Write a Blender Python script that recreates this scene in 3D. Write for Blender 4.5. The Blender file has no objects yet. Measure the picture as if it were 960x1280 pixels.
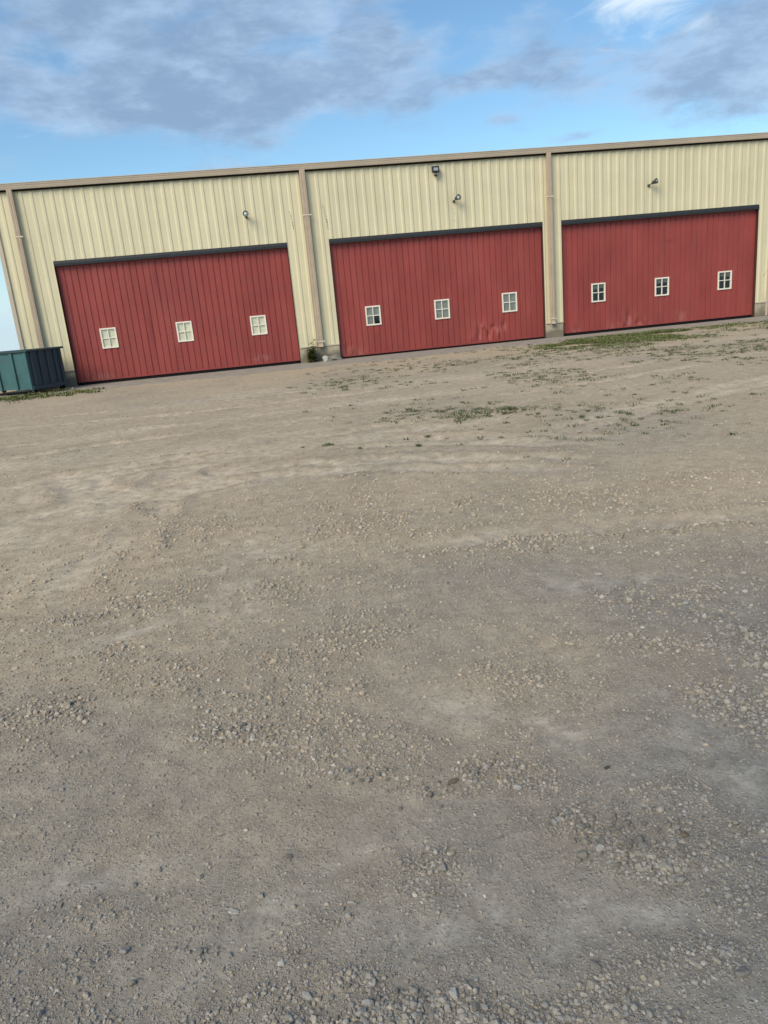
import bpy, bmesh, math, random
import numpy as np
from mathutils import Matrix, Vector

random.seed(7)
rng = np.random.default_rng(11)
SC = bpy.context.scene
COL = SC.collection
R = math.radians

# ------------------------------------------------------------------ camera
CAM = (0.0, -25.69, 1.626)
cd = bpy.data.cameras.new("camera")
cam = bpy.data.objects.new("camera", cd)
COL.objects.link(cam)
cd.sensor_fit = 'VERTICAL'
cd.sensor_height = 24.0
cd.lens = 24.0 * 927.0 / 1280.0
cd.clip_start = 0.05
cd.clip_end = 3000.0
p_, r_, y_ = R(74.502), R(-5.321), R(-7.659)
M = Matrix.Rotation(y_, 4, 'Z') @ Matrix.Rotation(p_, 4, 'X') @ Matrix.Rotation(r_, 4, 'Z')
M.translation = Vector(CAM)
cam.matrix_world = M
SC.camera = cam

# ------------------------------------------------------------------ light
SC.view_settings.view_transform = 'Standard'
SC.view_settings.look = 'None'
SC.view_settings.gamma = 1.0
SC.view_settings.use_curve_mapping = False
SC.view_settings.exposure = 1.2
SUN_EL, SUN_AZ = R(40), R(-136)          # azimuth from +Y towards +X
SKY_STRENGTH = 0.055
sl = bpy.data.lights.new("sun", 'SUN')
sun = bpy.data.objects.new("sun", sl)
COL.objects.link(sun)
sl.energy = 1.5
sl.angle = R(35)
sl.color = (1.0, 0.87, 0.68)
sdir = Vector((math.sin(SUN_AZ) * math.cos(SUN_EL), math.cos(SUN_AZ) * math.cos(SUN_EL), math.sin(SUN_EL)))
sun.rotation_euler = sdir.to_track_quat('Z', 'Y').to_euler()


class NT:
    """small helper round a node tree"""
    def __init__(self, tree):
        self.t = tree; self.n = tree.nodes; self.l = tree.links

    def new(self, kind, **kw):
        n = self.n.new(kind)
        for k, v in kw.items():
            setattr(n, k, v)
        return n

    def put(self, sock, v):
        if hasattr(v, 'is_output') or isinstance(v, bpy.types.NodeSocket):
            self.l.new(v, sock)
        elif isinstance(v, (tuple, list)) and len(v) == 3 and sock.type == 'RGBA':
            sock.default_value = (*v, 1)
        else:
            sock.default_value = v

    def m(self, op, a, b=None, c=None, clamp=False):
        n = self.new('ShaderNodeMath', operation=op, use_clamp=clamp)
        for i, v in enumerate((a, b, c)):
            if v is not None: self.put(n.inputs[i], v)
        return n.outputs[0]

    def v(self, op, a, b=None):
        n = self.new('ShaderNodeVectorMath', operation=op)
        for i, x in enumerate((a, b)):
            if x is not None: self.put(n.inputs[i], x)
        return n.outputs['Value'] if op in ('DOT_PRODUCT', 'LENGTH') else n.outputs[0]

    def mix(self, f, a, b, mode='MIX'):
        n = self.new('ShaderNodeMix', data_type='RGBA', blend_type=mode)
        self.put(n.inputs[0], f); self.put(n.inputs[6], a); self.put(n.inputs[7], b)
        return n.outputs[2]

    def ramp(self, v, lo, hi, a=0.0, b=1.0, smooth=True):
        n = self.new('ShaderNodeMapRange', interpolation_type='SMOOTHSTEP' if smooth else 'LINEAR')
        self.put(n.inputs[0], v)
        for i, x in enumerate((lo, hi, a, b)): n.inputs[i + 1].default_value = x
        return n.outputs[0]

    def noise(self, vec, scale, detail=4.0, rough=0.55, dist=0.0):
        n = self.new('ShaderNodeTexNoise')
        if vec is not None: self.put(n.inputs['Vector'], vec)
        n.inputs['Scale'].default_value = scale
        n.inputs['Detail'].default_value = detail
        n.inputs['Roughness'].default_value = rough
        n.inputs['Distortion'].default_value = dist
        return n.outputs[0]


# ------------------------------------------------------------------ world
w = bpy.data.worlds.new("World")
SC.world = w
w.use_nodes = True
T = NT(w.node_tree)
bg = T.n['Background']
bg.inputs[1].default_value = SKY_STRENGTH
sky = T.new('ShaderNodeTexSky', sky_type='NISHITA')
sky.sun_disc = False
sky.sun_elevation = SUN_EL
sky.sun_rotation = SUN_AZ % (2 * math.pi)
sky.air_density = 1.0
sky.dust_density = 0.6
sky.ozone_density = 1.6
clear = T.mix(1.0, sky.outputs[0], (.94, 1.18, 1.25), 'MULTIPLY')
d = T.new('ShaderNodeTexCoord').outputs['Generated']
q = T.v('MULTIPLY', d, (1.0, 1.0, 2.6))


def blob(c, s, a):
    """one cloud mass: centre direction, half-sizes along the horizon and in height"""
    cc = (c[0], c[1], c[2] * 2.6)
    e = T.v('MULTIPLY', T.v('SUBTRACT', q, cc), (1 / s[0], 1 / s[0], 1 / s[1]))
    g = T.m('POWER', 2.718, T.m('MULTIPLY', T.v('DOT_PRODUCT', e, e), -1.0))
    return T.m('MULTIPLY', g, a)


grey = [((-0.19, .937, .30), (.20, .16), 1.0), ((-0.10, .963, .250), (.17, .11), 1.1), ((.035, .968, .255), (.13, .085), 1.0),
        ((.11, .955, .285), (.09, .10), .9), ((0.0, .948, .33), (.16, .10), .85),
        ((.285, .929, .240), (.12, .035), 1.15), ((.19, .957, .222), (.06, .03), .6), ((.306, .931, .198), (.022, .018), .75),
        ((.50, .84, .215), (.16, .085), 1.2), ((.585, .79, .245), (.13, .13), 1.15), ((.43, .87, .228), (.07, .03), .7), ((.385, .907, .170), (.05, .016), 1.2),
        ((-.72, .60, .34), (.35, .2), .8), ((.95, .2, .36), (.4, .2), .9), ((-.9, -.2, .5), (.4, .25), .7), ((.3, -.85, .5), (.45, .25), .8)]
tot = None
for b in grey:
    g = blob(*b)
    tot = g if tot is None else T.m('ADD', tot, g)
n1 = T.noise(q, 6.5, 10.0, .60, .12)
n2 = T.noise(T.v('ADD', q, (3.1, 7.7, 1.3)), 11.0, 8.0, .62, .2)
dens = T.m('ADD', T.m('MULTIPLY', T.m('SUBTRACT', n1, .5), 2.8), T.m('MULTIPLY', T.m('MINIMUM', tot, 1.15), .56))
alpha = T.m('MULTIPLY', T.ramp(dens, .06, .72), .84)
tone = T.ramp(T.m('ADD', T.m('MULTIPLY', n2, 1.1), T.m('MULTIPLY', dens, -.22)), .22, .62)
ccol = T.mix(tone, (2.2, 3.15, 4.6), (3.75, 5.05, 6.8))
col = T.mix(alpha, clear, ccol)
wt = T.m('ADD', blob((.455, .85, .292), (.075, .11), 1.0), blob((.36, -.7, .62), (.4, .3), .8))
n3 = T.noise(T.v('MULTIPLY', q, (1.0, 1.0, 1.6)), 8.0, 8.0, .6, .9)
wa = T.ramp(T.m('ADD', T.m('MULTIPLY', T.m('SUBTRACT', n3, .5), 1.5), T.m('MULTIPLY', wt, .75)), .22, .85)
col = T.mix(T.m('MULTIPLY', wa, .9), col, (6.8, 7.8, 8.6))
el = T.new('ShaderNodeSeparateXYZ'); T.put(el.inputs[0], d)
_prev = col.node.inputs[6].links[0].from_socket
T.put(col.node.inputs[6], T.mix(T.m('MULTIPLY', T.ramp(el.outputs[2], -.02, .16, 1.0, 0.0), .8), _prev, (5.2, 6.6, 7.6)))
T.l.new(col, bg.inputs[0])


# ------------------------------------------------------------------ materials
def mat(name):
    m = bpy.data.materials.new(name)
    m.use_nodes = True
    t = NT(m.node_tree)
    b = t.n['Principled BSDF']
    return m, t, b


def objco(t):
    return t.new('ShaderNodeTexCoord').outputs['Object']


def bump(t, b, h, strength, dist):
    n = t.new('ShaderNodeBump')
    n.inputs['Strength'].default_value = strength
    n.inputs['Distance'].default_value = dist
    t.put(n.inputs['Height'], h)
    t.l.new(n.outputs[0], b.inputs['Normal'])


def simple(name, c, rough=.5, metal=0.0, var=.12, scale=6.0, spec=.5):
    m, t, b = mat(name)
    o = objco(t)
    n = t.noise(o, scale, 5.0, .6)
    k = t.ramp(n, .3, .7, 1 - var, 1 + var, False)
    t.put(b.inputs['Base Color'], t.mix(1.0, c, k, 'MULTIPLY'))
    b.inputs['Roughness'].default_value = rough
    b.inputs['Metallic'].default_value = metal
    b.inputs['Specular IOR Level'].default_value = spec
    return m


def scratch(t, o, x0, z0, x1, z1, wd):
    """mask of a thin ragged scratch from one point of the wall to another"""
    s = t.new('ShaderNodeSeparateXYZ'); t.put(s.inputs[0], o)
    dz = z1 - z0
    u = t.m('DIVIDE', t.m('SUBTRACT', s.outputs[2], z0), dz)
    xx = t.m('ADD', t.m('MULTIPLY', u, x1 - x0), x0)
    wob = t.m('MULTIPLY', t.m('SUBTRACT', t.noise(o, 7.0, 3.0), .5), .12)
    e = t.m('ABSOLUTE', t.m('SUBTRACT', t.m('ADD', s.outputs[0], wob), xx))
    inside = t.m('MULTIPLY', t.m('GREATER_THAN', u, 0.0), t.m('LESS_THAN', u, 1.0))
    body = t.ramp(e, wd * .4, wd, 1.0, 0.0)
    rag = t.ramp(t.noise(o, 22.0, 4.0), .42, .56)
    return t.m('MULTIPLY', t.m('MULTIPLY', body, inside), rag)


def spot(t, o, x, z, rx, rz):
    e = t.v('MULTIPLY', t.v('SUBTRACT', o, (x, 0, z)), (1 / rx, 0.0, 1 / rz))
    return t.m('POWER', 2.718, t.m('MULTIPLY', t.v('DOT_PRODUCT', e, e), -1.0))


def wall_paint():
    m, t, b = mat("cream_painted_steel")
    o = objco(t)
    oi = t.new('ShaderNodeObjectInfo').outputs['Random']
    big = t.noise(o, .9, 5.0, .6)
    st = t.noise(t.v('MULTIPLY', o, (14.0, 14.0, .5)), 1.0, 5.0, .65)
    k = t.m('ADD', t.ramp(big, .3, .7, .93, 1.04, False), t.m('ADD', t.ramp(st, .3, .7, -.05, .05, False), t.ramp(oi, 0, 1, -.03, .03, False)))
    c = t.mix(1.0, (.63, .567, .372), k, 'MULTIPLY')
    s = t.new('ShaderNodeSeparateXYZ'); t.put(s.inputs[0], o)
    grime = t.m('MULTIPLY', t.ramp(s.outputs[2], .5, 1.1, 1.0, 0.0), t.ramp(st, .45, .7))
    c = t.mix(t.m('MULTIPLY', grime, .35), c, (.30, .25, .17))
    sc = None
    for a in ((2.39, 4.95, 2.50, 4.15, .03), (1.31, 4.80, 1.36, 4.25, .028), (18.10, 1.40, 18.20, 1.60, .03), (6.78, 5.2, 6.72, 4.1, .012)):
        q_ = scratch(t, o, *a)
        sc = q_ if sc is None else t.m('MAXIMUM', sc, q_)
    c = t.mix(t.m('MULTIPLY', sc, .7), c, (.12, .11, .09))
    t.put(b.inputs['Base Color'], c)
    b.inputs['Roughness'].default_value = .48
    bump(t, b, t.noise(t.v('MULTIPLY', o, (1.6, 1.6, .9)), 1.0, 3.0), .25, .02)
    return m


def red_paint():
    m, t, b = mat("faded_red_painted_steel")
    o = objco(t)
    oi = t.new('ShaderNodeObjectInfo').outputs['Random']
    big = t.noise(t.v('MULTIPLY', o, (1.0, 1.0, .6)), 1.1, 6.0, .62)
    st = t.noise(t.v('MULTIPLY', o, (9.0, 9.0, .7)), 1.0, 5.0, .65)
    k = t.m('ADD', t.ramp(big, .3, .7, .86, 1.10, False), t.m('ADD', t.ramp(st, .3, .7, -.07, .07, False), t.ramp(oi, 0, 1, -.045, .045, False)))
    c = t.mix(1.0, (.280, .055, .047), k, 'MULTIPLY')
    chalk = t.ramp(t.noise(t.v('MULTIPLY', o, (2.0, 2.0, .5)), 1.3, 5.0), .40, .75)
    c = t.mix(t.m('MULTIPLY', chalk, .08), c, (.42, .17, .14))
    sp = None
    for a in ((12.95, .36, .28, .30), (12.45, .18, .35, .16), (13.4, .2, .3, .2), (10.98, .16, .22, .16), (15.0, .28, .25, .2), (2.60, .30, .22, .26), (3.1, .2, .2, .16), (7.6, .45, .32, .24), (8.2, .5, .2, .2), (-.2, .3, .3, .12), (-5.4, .2, .4, .1)):
        q_ = spot(t, o, *a)
        sp = q_ if sp is None else t.m('MAXIMUM', sp, q_)
    rag = t.ramp(t.noise(t.v('MULTIPLY', o, (9.0, 9.0, 3.0)), 1.0, 5.0, .7), .40, .68)
    c = t.mix(t.m('MULTIPLY', t.m('MULTIPLY', sp, rag), .38), c, (.52, .27, .22))
    dk = t.m('MAXIMUM', spot(t, o, 14.45, 2.92, .34, .05), t.m('MAXIMUM', spot(t, o, -3.2, 3.1, .10, .55), spot(t, o, -3.6, 1.6, .12, 1.2)))
    c = t.mix(t.m('MULTIPLY', t.m('MULTIPLY', dk, t.ramp(st, .35, .6)), .55), c, (.13, .02, .02))
    t.put(b.inputs['Base Color'], c)
    b.inputs['Roughness'].default_value = .46
    b.inputs['Specular IOR Level'].default_value = .3
    bump(t, b, t.noise(t.v('MULTIPLY', o, (1.5, 1.5, .8)), 1.0, 3.0), .25, .02)
    return m


def concrete(name, c, stain):
    m, t, b = mat(name)
    o = objco(t)
    n = t.noise(o, 3.0, 8.0, .65)
    cc = t.mix(1.0, c, t.ramp(n, .3, .7, .72, 1.2, False), 'MULTIPLY')
    s = t.new('ShaderNodeSeparateXYZ'); t.put(s.inputs[0], o)
    hgt = t.m('ADD', s.outputs[2], t.m('MULTIPLY', t.m('SUBTRACT', n, .5), .5))
    cc = t.mix(t.m('MULTIPLY', t.ramp(hgt, .12, .42, 1.0, 0.0), stain), cc, (.10, .085, .06))
    run = t.noise(t.v('MULTIPLY', o, (9.0, 9.0, .6)), 1.0, 4.0)
    cc = t.mix(t.m('MULTIPLY', t.ramp(run, .5, .7), stain * .5), cc, (.20, .19, .12))
    t.put(b.inputs['Base Color'], cc)
    b.inputs['Roughness'].default_value = .9
    bump(t, b, t.noise(o, 25.0, 6.0, .7), .4, .01)
    return m


def dumpster_paint(name, c):
    m, t, b = mat(name)
    o = objco(t)
    n = t.noise(o, 2.0, 7.0, .65)
    cc = t.mix(1.0, c, t.ramp(n, .3, .7, .82, 1.16, False), 'MULTIPLY')
    st = t.noise(t.v('MULTIPLY', o, (8.0, 8.0, .8)), 1.0, 5.0, .7)
    cc = t.mix(t.m('MULTIPLY', t.ramp(st, .52, .75), .4), cc, (.05, .055, .05))
    rust = t.ramp(t.noise(o, 5.0, 9.0, .78), .55, .68)
    cc = t.mix(t.m('MULTIPLY', rust, .6), cc, (.10, .05, .03))
    t.put(b.inputs['Base Color'], cc)
    b.inputs['Roughness'].default_value = .5
    bump(t, b, n, .3, .02)
    return m


def ground_mat():
    m, t, b = mat("gravel_and_dust")
    o = objco(t)
    at = lambda n: t.new('ShaderNodeAttribute', attribute_name=n).outputs['Fac']
    tanw, stony, pale = at('tan_dust_falloff'), at('stony'), at('fines')
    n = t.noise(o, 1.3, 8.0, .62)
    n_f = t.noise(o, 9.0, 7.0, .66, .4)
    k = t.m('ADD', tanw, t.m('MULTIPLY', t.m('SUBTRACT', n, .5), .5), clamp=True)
    c = t.mix(k, (.208, .197, .174), (.432, .350, .243))  # grey to tan ground, with foreground darkening painted into the grey
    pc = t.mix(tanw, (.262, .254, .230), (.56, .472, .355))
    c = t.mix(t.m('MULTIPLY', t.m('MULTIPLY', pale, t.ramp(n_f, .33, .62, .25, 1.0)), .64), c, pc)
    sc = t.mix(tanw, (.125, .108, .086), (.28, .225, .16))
    c = t.mix(t.m('MULTIPLY', t.m('MULTIPLY', stony, t.ramp(n_f, .3, .65, .4, 1.0)), .75), c, sc)  # browner soil between stones, crevice shade painted in as well
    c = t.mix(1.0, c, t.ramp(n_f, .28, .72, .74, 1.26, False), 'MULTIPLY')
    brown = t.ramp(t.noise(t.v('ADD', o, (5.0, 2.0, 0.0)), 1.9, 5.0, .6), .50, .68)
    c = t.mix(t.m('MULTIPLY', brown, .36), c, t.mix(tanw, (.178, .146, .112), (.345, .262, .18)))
    fine_ = t.noise(o, 55.0, 6.0, .75)
    c = t.mix(1.0, c, t.ramp(fine_, .3, .7, .76, 1.24, False), 'MULTIPLY')
    # grit too small to build: crushed grains a few millimetres to a centimetre and a half across
    hh = None
    for scl, dep, am in ((75.0, .4, .45), (150.0, .6, .4), (330.0, .6, .2)):
        v = t.new('ShaderNodeTexVoronoi', feature='F1')
        t.put(v.inputs['Vector'], t.v('ADD', o, t.v('MULTIPLY', t.new('ShaderNodeTexNoise').outputs[1], (.03, .03, .03))))
        v.inputs['Scale'].default_value = scl
        sep = t.new('ShaderNodeSeparateColor'); t.l.new(v.outputs['Color'], sep.inputs[0])
        rnd, keep = sep.outputs[0], sep.outputs[1]
        thr = t.m('ADD', t.m('MULTIPLY', stony, .45), .34)
        thr = t.m('SUBTRACT', thr, t.m('MULTIPLY', pale, .24))
        on = t.m('LESS_THAN', keep, thr)
        grain = t.m('MULTIPLY', on, t.ramp(v.outputs['Distance'], .25, .55, 1.0, 0.0))
        c = t.mix(t.m('MULTIPLY', grain, dep), c, t.mix(1.0, t.mix(tanw, (.30, .28, .245), (.44, .36, .27)), t.ramp(rnd, 0, 1, .55, 1.35, False), 'MULTIPLY'))
        hgt = t.m('MULTIPLY', grain, am)
        hh = hgt if hh is None else t.m('ADD', hh, hgt)
    t.put(b.inputs['Base Color'], c)
    b.inputs['Roughness'].default_value = .95
    b.inputs['Specular IOR Level'].default_value = .2
    bump(t, b, t.m('ADD', hh, t.m('MULTIPLY', t.noise(o, 60.0, 6.0, .7), .8)), .8, .006)
    return m


def stone_mat():
    m, t, b = mat("crushed_limestone")
    o = objco(t)
    a = t.new('ShaderNodeAttribute', attribute_name='tone')
    n = t.noise(o, 60.0, 5.0, .7)
    c = t.mix(1.0, a.outputs['Color'], t.ramp(n, .3, .7, .82, 1.15, False), 'MULTIPLY')
    t.put(b.inputs['Base Color'], c)
    b.inputs['Roughness'].default_value = .92
    b.inputs['Specular IOR Level'].default_value = .25
    return m


def loose_stone_mat(name, lo, hi):
    m, t, b = mat(name)
    o = objco(t)
    oi = t.new('ShaderNodeObjectInfo').outputs['Random']
    n = t.noise(o, 2.3, 7.0, .7)
    c = t.mix(oi, lo, hi)
    c = t.mix(1.0, c, t.ramp(n, .3, .7, .74, 1.2, False), 'MULTIPLY')
    t.put(b.inputs['Base Color'], c)
    b.inputs['Roughness'].default_value = .92
    b.inputs['Specular IOR Level'].default_value = .25
    bump(t, b, n, .5, .15)
    return m


def glass_mat():
    m, t, b = mat("window_glass")
    t.n.remove(b)
    tr = t.new('ShaderNodeBsdfTransparent'); tr.inputs[0].default_value = (.97, .985, .98, 1)
    gl = t.new('ShaderNodeBsdfGlossy'); gl.inputs['Roughness'].default_value = .03
    fr = t.new('ShaderNodeFresnel'); fr.inputs[0].default_value = 1.52
    o = objco(t)
    bp = t.new('ShaderNodeBump'); bp.inputs['Strength'].default_value = .08; bp.inputs['Distance'].default_value = .02
    t.l.new(t.noise(o, 3.0, 2.0), bp.inputs['Height']); t.l.new(bp.outputs[0], gl.inputs['Normal'])
    mx = t.new('ShaderNodeMixShader')
    back = t.new('ShaderNodeNewGeometry').outputs['Backfacing']
    t.put(mx.inputs[0], t.m('MULTIPLY', t.m('ADD', fr.outputs[0], .02), t.m('SUBTRACT', 1.0, back)))
    t.l.new(tr.outputs[0], mx.inputs[1]); t.l.new(gl.outputs[0], mx.inputs[2])
    t.l.new(mx.outputs[0], t.n['Material Output'].inputs[0])
    return m


def leaf_mat(name, a, b_):
    m, t, b = mat(name)
    o = objco(t)
    n = t.noise(o, 3.0, 4.0, .6)
    f = t.noise(o, 40.0, 3.0, .6)
    c = t.mix(t.ramp(n, .35, .65), a, b_)
    c = t.mix(1.0, c, t.ramp(f, .3, .7, .6, 1.4, False), 'MULTIPLY')
    t.put(b.inputs['Base Color'], c)
    b.inputs['Roughness'].default_value = .6
    return m


MT = dict(
    wall=wall_paint(), red=red_paint(),
    trim=simple("tan_trim", (.50, .42, .32), .5, var=.07, scale=2.0),
    spout=simple("tan_downspout_paint", (.44, .345, .25), .5, var=.10, scale=3.0),
    strap=simple("pale_strap", (.62, .54, .40), .5),
    pier=concrete("stained_concrete", (.40, .345, .245), .7),
    apron=concrete("apron_concrete", (.30, .27, .225), 0.0),
    dark=simple("dark_rubber_seal", (.028, .032, .036), .6, spec=.3),
    black=simple("black_rubber", (.010, .010, .010), .8, spec=.2),
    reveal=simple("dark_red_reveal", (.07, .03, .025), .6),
    frame=simple("off_white_window_frame", (.78, .72, .60), .5, var=.06),
    glare_c=simple("cream_glare_backing", (.66, .62, .46), .8, var=.10, scale=9.0),  # added backing sheet, its cream stands in for reflected bright sky
    reflect_g=simple("grey_reflection_backing", (.205, .215, .185), .8, var=.2, scale=7.0),  # added backing sheet, grey stands in for a dull reflection
    reflect_d=simple("dim_reflection_backing", (.075, .085, .065), .7, var=.5, scale=8.0),  # added behind upper panes, stands in for sky mirrored above trees
    glass=glass_mat(),
    lamp=simple("grey_lamp_metal", (.085, .095, .09), .45, .5),
    lampd=simple("black_lamp_housing", (.018, .018, .018), .5),
    lens=simple("frosted_lens", (.72, .75, .76), .25, var=.05),
    lensg=simple("grey_lens", (.30, .32, .33), .25, var=.2),
    chrome=simple("sensor_grey", (.22, .21, .19), .5),
    teal=dumpster_paint("teal_container_paint", (.040, .118, .120)),
    shaded_teal=dumpster_paint("shaded_container_paint", (.022, .042, .058)),  # darker copy of the teal, side shade painted into the colour
    rim=dumpster_paint("container_rim_paint", (.022, .050, .052)),
    roof=simple("roof_steel", (.36, .33, .28), .45, .2),
    ground=ground_mat(), stone=stone_mat(),
    pebble=loose_stone_mat("loose_limestone", (.19, .175, .147), (.33, .308, .268)),
    white_stone=loose_stone_mat("chalky_white_stone", (.40, .38, .33), (.47, .45, .40)),
    brown_stone=loose_stone_mat("brown_stone", (.17, .135, .095), (.22, .175, .13)),
    dark_stone=loose_stone_mat("dark_stone", (.05, .06, .055), (.07, .075, .07)),
    door_brown=simple("brown_door_paint", (.13, .055, .04), .5),
    leaf=leaf_mat("weed_leaf", (.062, .088, .026), (.100, .112, .040)),
    grass=leaf_mat("yard_grass", (.090, .125, .030), (.150, .150, .048)),
    stem=simple("weed_stem", (.09, .10, .04), .7),
)


# ------------------------------------------------------------------ builders
def link(name, me, m=None, parent=None):
    o = bpy.data.objects.new(name, me)
    COL.objects.link(o)
    if m is not None and not me.materials: me.materials.append(m)
    if parent is not None: o.parent = parent
    return o


def tag(o, label=None, cat=None, group=None, kind=None):
    for k, v in (('label', label), ('category', cat), ('group', group), ('kind', kind)):
        if v: o[k] = v
    return o


def empty(name, loc=(0, 0, 0), rz=0.0):
    o = bpy.data.objects.new(name, None)
    COL.objects.link(o)
    o.location = loc
    o.rotation_euler = (0, 0, rz)
    o.empty_display_size = .2
    return o


class MB:
    def __init__(self): self.v = []; self.f = []

    def quad_strip(self, rings, close=False):
        base = len(self.v); k = len(rings[0])
        for r in rings: self.v += [tuple(p) for p in r]
        for i in range(len(rings) - 1):
            for j in range(k if close else k - 1):
                a = base + i * k + j; b = base + i * k + (j + 1) % k
                self.f.append((a, b, b + k, a + k))
        return base

    def box(self, x0, x1, y0, y1, z0, z1):
        b = len(self.v)
        self.v += [(x0, y0, z0), (x1, y0, z0), (x1, y1, z0), (x0, y1, z0), (x0, y0, z1), (x1, y0, z1), (x1, y1, z1), (x0, y1, z1)]
        self.f += [tuple(b + i for i in q) for q in ((0, 3, 2, 1), (4, 5, 6, 7), (0, 1, 5, 4), (1, 2, 6, 5), (2, 3, 7, 6), (3, 0, 4, 7))]
        return self

    def tube(self, pts, r, n=10, caps=True):
        pts = [Vector(p) for p in pts]
        rs = r if isinstance(r, (list, tuple)) else [r] * len(pts)
        rings = []
        for i, p in enumerate(pts):
            t = (pts[min(i + 1, len(pts) - 1)] - pts[max(i - 1, 0)]).normalized()
            u = t.cross(Vector((0, 0, 1)))
            if u.length < 1e-3: u = t.cross(Vector((0, 1, 0)))
            u.normalize(); v = t.cross(u)
            rings.append([p + (u * math.cos(a) + v * math.sin(a)) * rs[i] for a in (2 * math.pi * k / n for k in range(n))])
        b = self.quad_strip(rings, True)
        if caps:
            self.f.append(tuple(b + k for k in range(n))[::-1])
            self.f.append(tuple(b + (len(pts) - 1) * n + k for k in range(n)))
        return self

    def lathe(self, c, a, prof, n=20, close=False):
        """rings round the axis a through c: prof = [(distance along a, radius)]"""
        a = Vector(a).normalized()
        u = a.cross(Vector((0, 0, 1))).normalized(); v = a.cross(u)
        rings = [[c + a * t + (u * math.cos(k) + v * math.sin(k)) * r for k in (2 * math.pi * i / n for i in range(n))] for t, r in prof]
        if close: rings.append(rings[0])
        self.quad_strip(rings, True)
        return self

    def build(self, name, m, parent=None, smooth=False, bevel=0.0):
        me = bpy.data.meshes.new(name)
        me.from_pydata(self.v, [], self.f)
        bm = bmesh.new(); bm.from_mesh(me)
        bmesh.ops.recalc_face_normals(bm, faces=bm.faces)
        if bevel:
            bmesh.ops.bevel(bm, geom=bm.edges[:], offset=bevel, segments=2, affect='EDGES', profile=.5)
        bm.to_mesh(me); bm.free()
        if smooth: me.shade_smooth()
        me.update()
        return link(name, me, m, parent)


def sheet(name, m, parent, prof, zs, hole=None, bend=None, yb=0.0):
    """a ribbed sheet: prof = [(x, y)] across, rows at heights zs; cells whose centre lies in a hole are left out"""
    b = MB()
    n = len(prof)
    for z in zs:
        for x, y in prof:
            dy = bend(x, z) if bend else 0.0
            b.v.append((x, yb + y + dy, z))
    for i in range(len(zs) - 1):
        for j in range(n - 1):
            cx = (prof[j][0] + prof[j + 1][0]) / 2; cz = (zs[i] + zs[i + 1]) / 2
            if hole and any(h[0] < cx < h[1] and h[2] < cz < h[3] for h in hole): continue
            a = i * n + j
            b.f.append((a, a + 1, a + n + 1, a + n))
    me = bpy.data.meshes.new(name)
    me.from_pydata(b.v, [], b.f); me.update()
    return link(name, me, m, parent)


def rib_profile(x0, x1, pitch, phase, shape):
    """profile points from x0 to x1 with a rib or groove (shape: [(dx, y)]) at every phase + k*pitch"""
    xs = {}
    def base(x):
        k = round((x - phase) / pitch)
        dx = x - (phase + k * pitch)
        for (a, ya), (c, yc) in zip(shape[:-1], shape[1:]):
            if a <= dx <= c: return ya + (yc - ya) * (dx - a) / (c - a)
        return 0.0
    pts = [x0, x1]
    k = math.ceil((x0 - phase - pitch) / pitch)
    while phase + k * pitch < x1 + pitch:
        for dx, _ in shape:
            x = phase + k * pitch + dx
            if x0 + 1e-4 < x < x1 - 1e-4: pts.append(x)
        k += 1
    return [(x, base(x)) for x in sorted(set(round(p, 5) for p in pts))]


# ------------------------------------------------------------------ layout (metres; facade on y = 0, camera side is -y)
XL, XR, DEPTH = -7.66, 23.0, 16.0
Z_EAVE, Z_HEAD, Z_SILL = 5.99, 3.87, 0.52
DOORS = [(-6.19, 1.11), (2.47, 9.78), (10.44, 17.80)]
REC = 0.14
WINS = [[(-5.22, -4.71, 1.09, 1.73), (-2.81, -2.30, 1.07, 1.71), (-.40, .12, 1.06, 1.68)],
        [(3.47, 3.99, 1.01, 1.65), (5.87, 6.40, 1.00, 1.65), (8.28, 8.82, 1.02, 1.67)],
        [(11.56, 12.08, 1.07, 1.71), (13.95, 14.49, 1.07, 1.70), (16.38, 16.92, 1.08, 1.72)]]
WALKDOOR = (18.26, 19.20, 0.06, 2.05)

hangar = empty("farm_building", (0, 0, 0))
tag(hangar, "long cream metal-sided building with three big red doors and tan eave gutter", "building")

# wall panels: each sheet about 0.91 m wide with three ribs
W_RIB = [(-.075, 0.0), (-.032, -.018), (.032, -.018), (.062, 0.0)]
edges = sorted(set([XL + .06] + [round(-7.2 + .903 * i, 3) for i in range(34) if -7.2 + .903 * i < XR - .3] + [XR]))
opens = [(a, b, 0, Z_HEAD) for a, b in DOORS] + [WALKDOOR[:2] + (0, WALKDOOR[3])]
cuts = sorted(set(edges + [e for o in opens for e in o[:2]]))
for a, b in zip(cuts[:-1], cuts[1:]):
    if b - a < .01: continue
    mid = (a + b) / 2
    z0 = Z_SILL
    for o in opens:
        if o[0] < mid < o[1]: z0 = o[3] + .001
    lap = rng.uniform(-.002, .002)
    sheet("wall_panel", MT['wall'], hangar, rib_profile(a, b, .301, -7.35, W_RIB), [z0, z0 + (Z_EAVE - z0) * .5, Z_EAVE], yb=lap)

# base trim and head trim
for a, b in ((XL + .01, -6.19), (1.11, 2.47), (9.78, 10.44), (17.80, 18.20)):
    MB().box(a + .004, b - .004, -.045, .02, Z_SILL - .035, Z_SILL + .003).build("base_trim", MT['trim'], hangar)
# corner trim
MB().box(XL - .03, XL + .085, -.055, .10, .05, Z_EAVE).build("corner_trim", MT['trim'], hangar)
# concrete piers under the sheets
for a, b in ((XL, -6.19), (1.11, 2.47), (9.78, 10.44), (17.80, 18.22), (19.24, XR)):
    MB().box(a + .003, b - .003, -.02, .28, -.25, Z_SILL - .037).build("concrete_pier", MT['pier'], hangar, bevel=.012)
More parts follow.
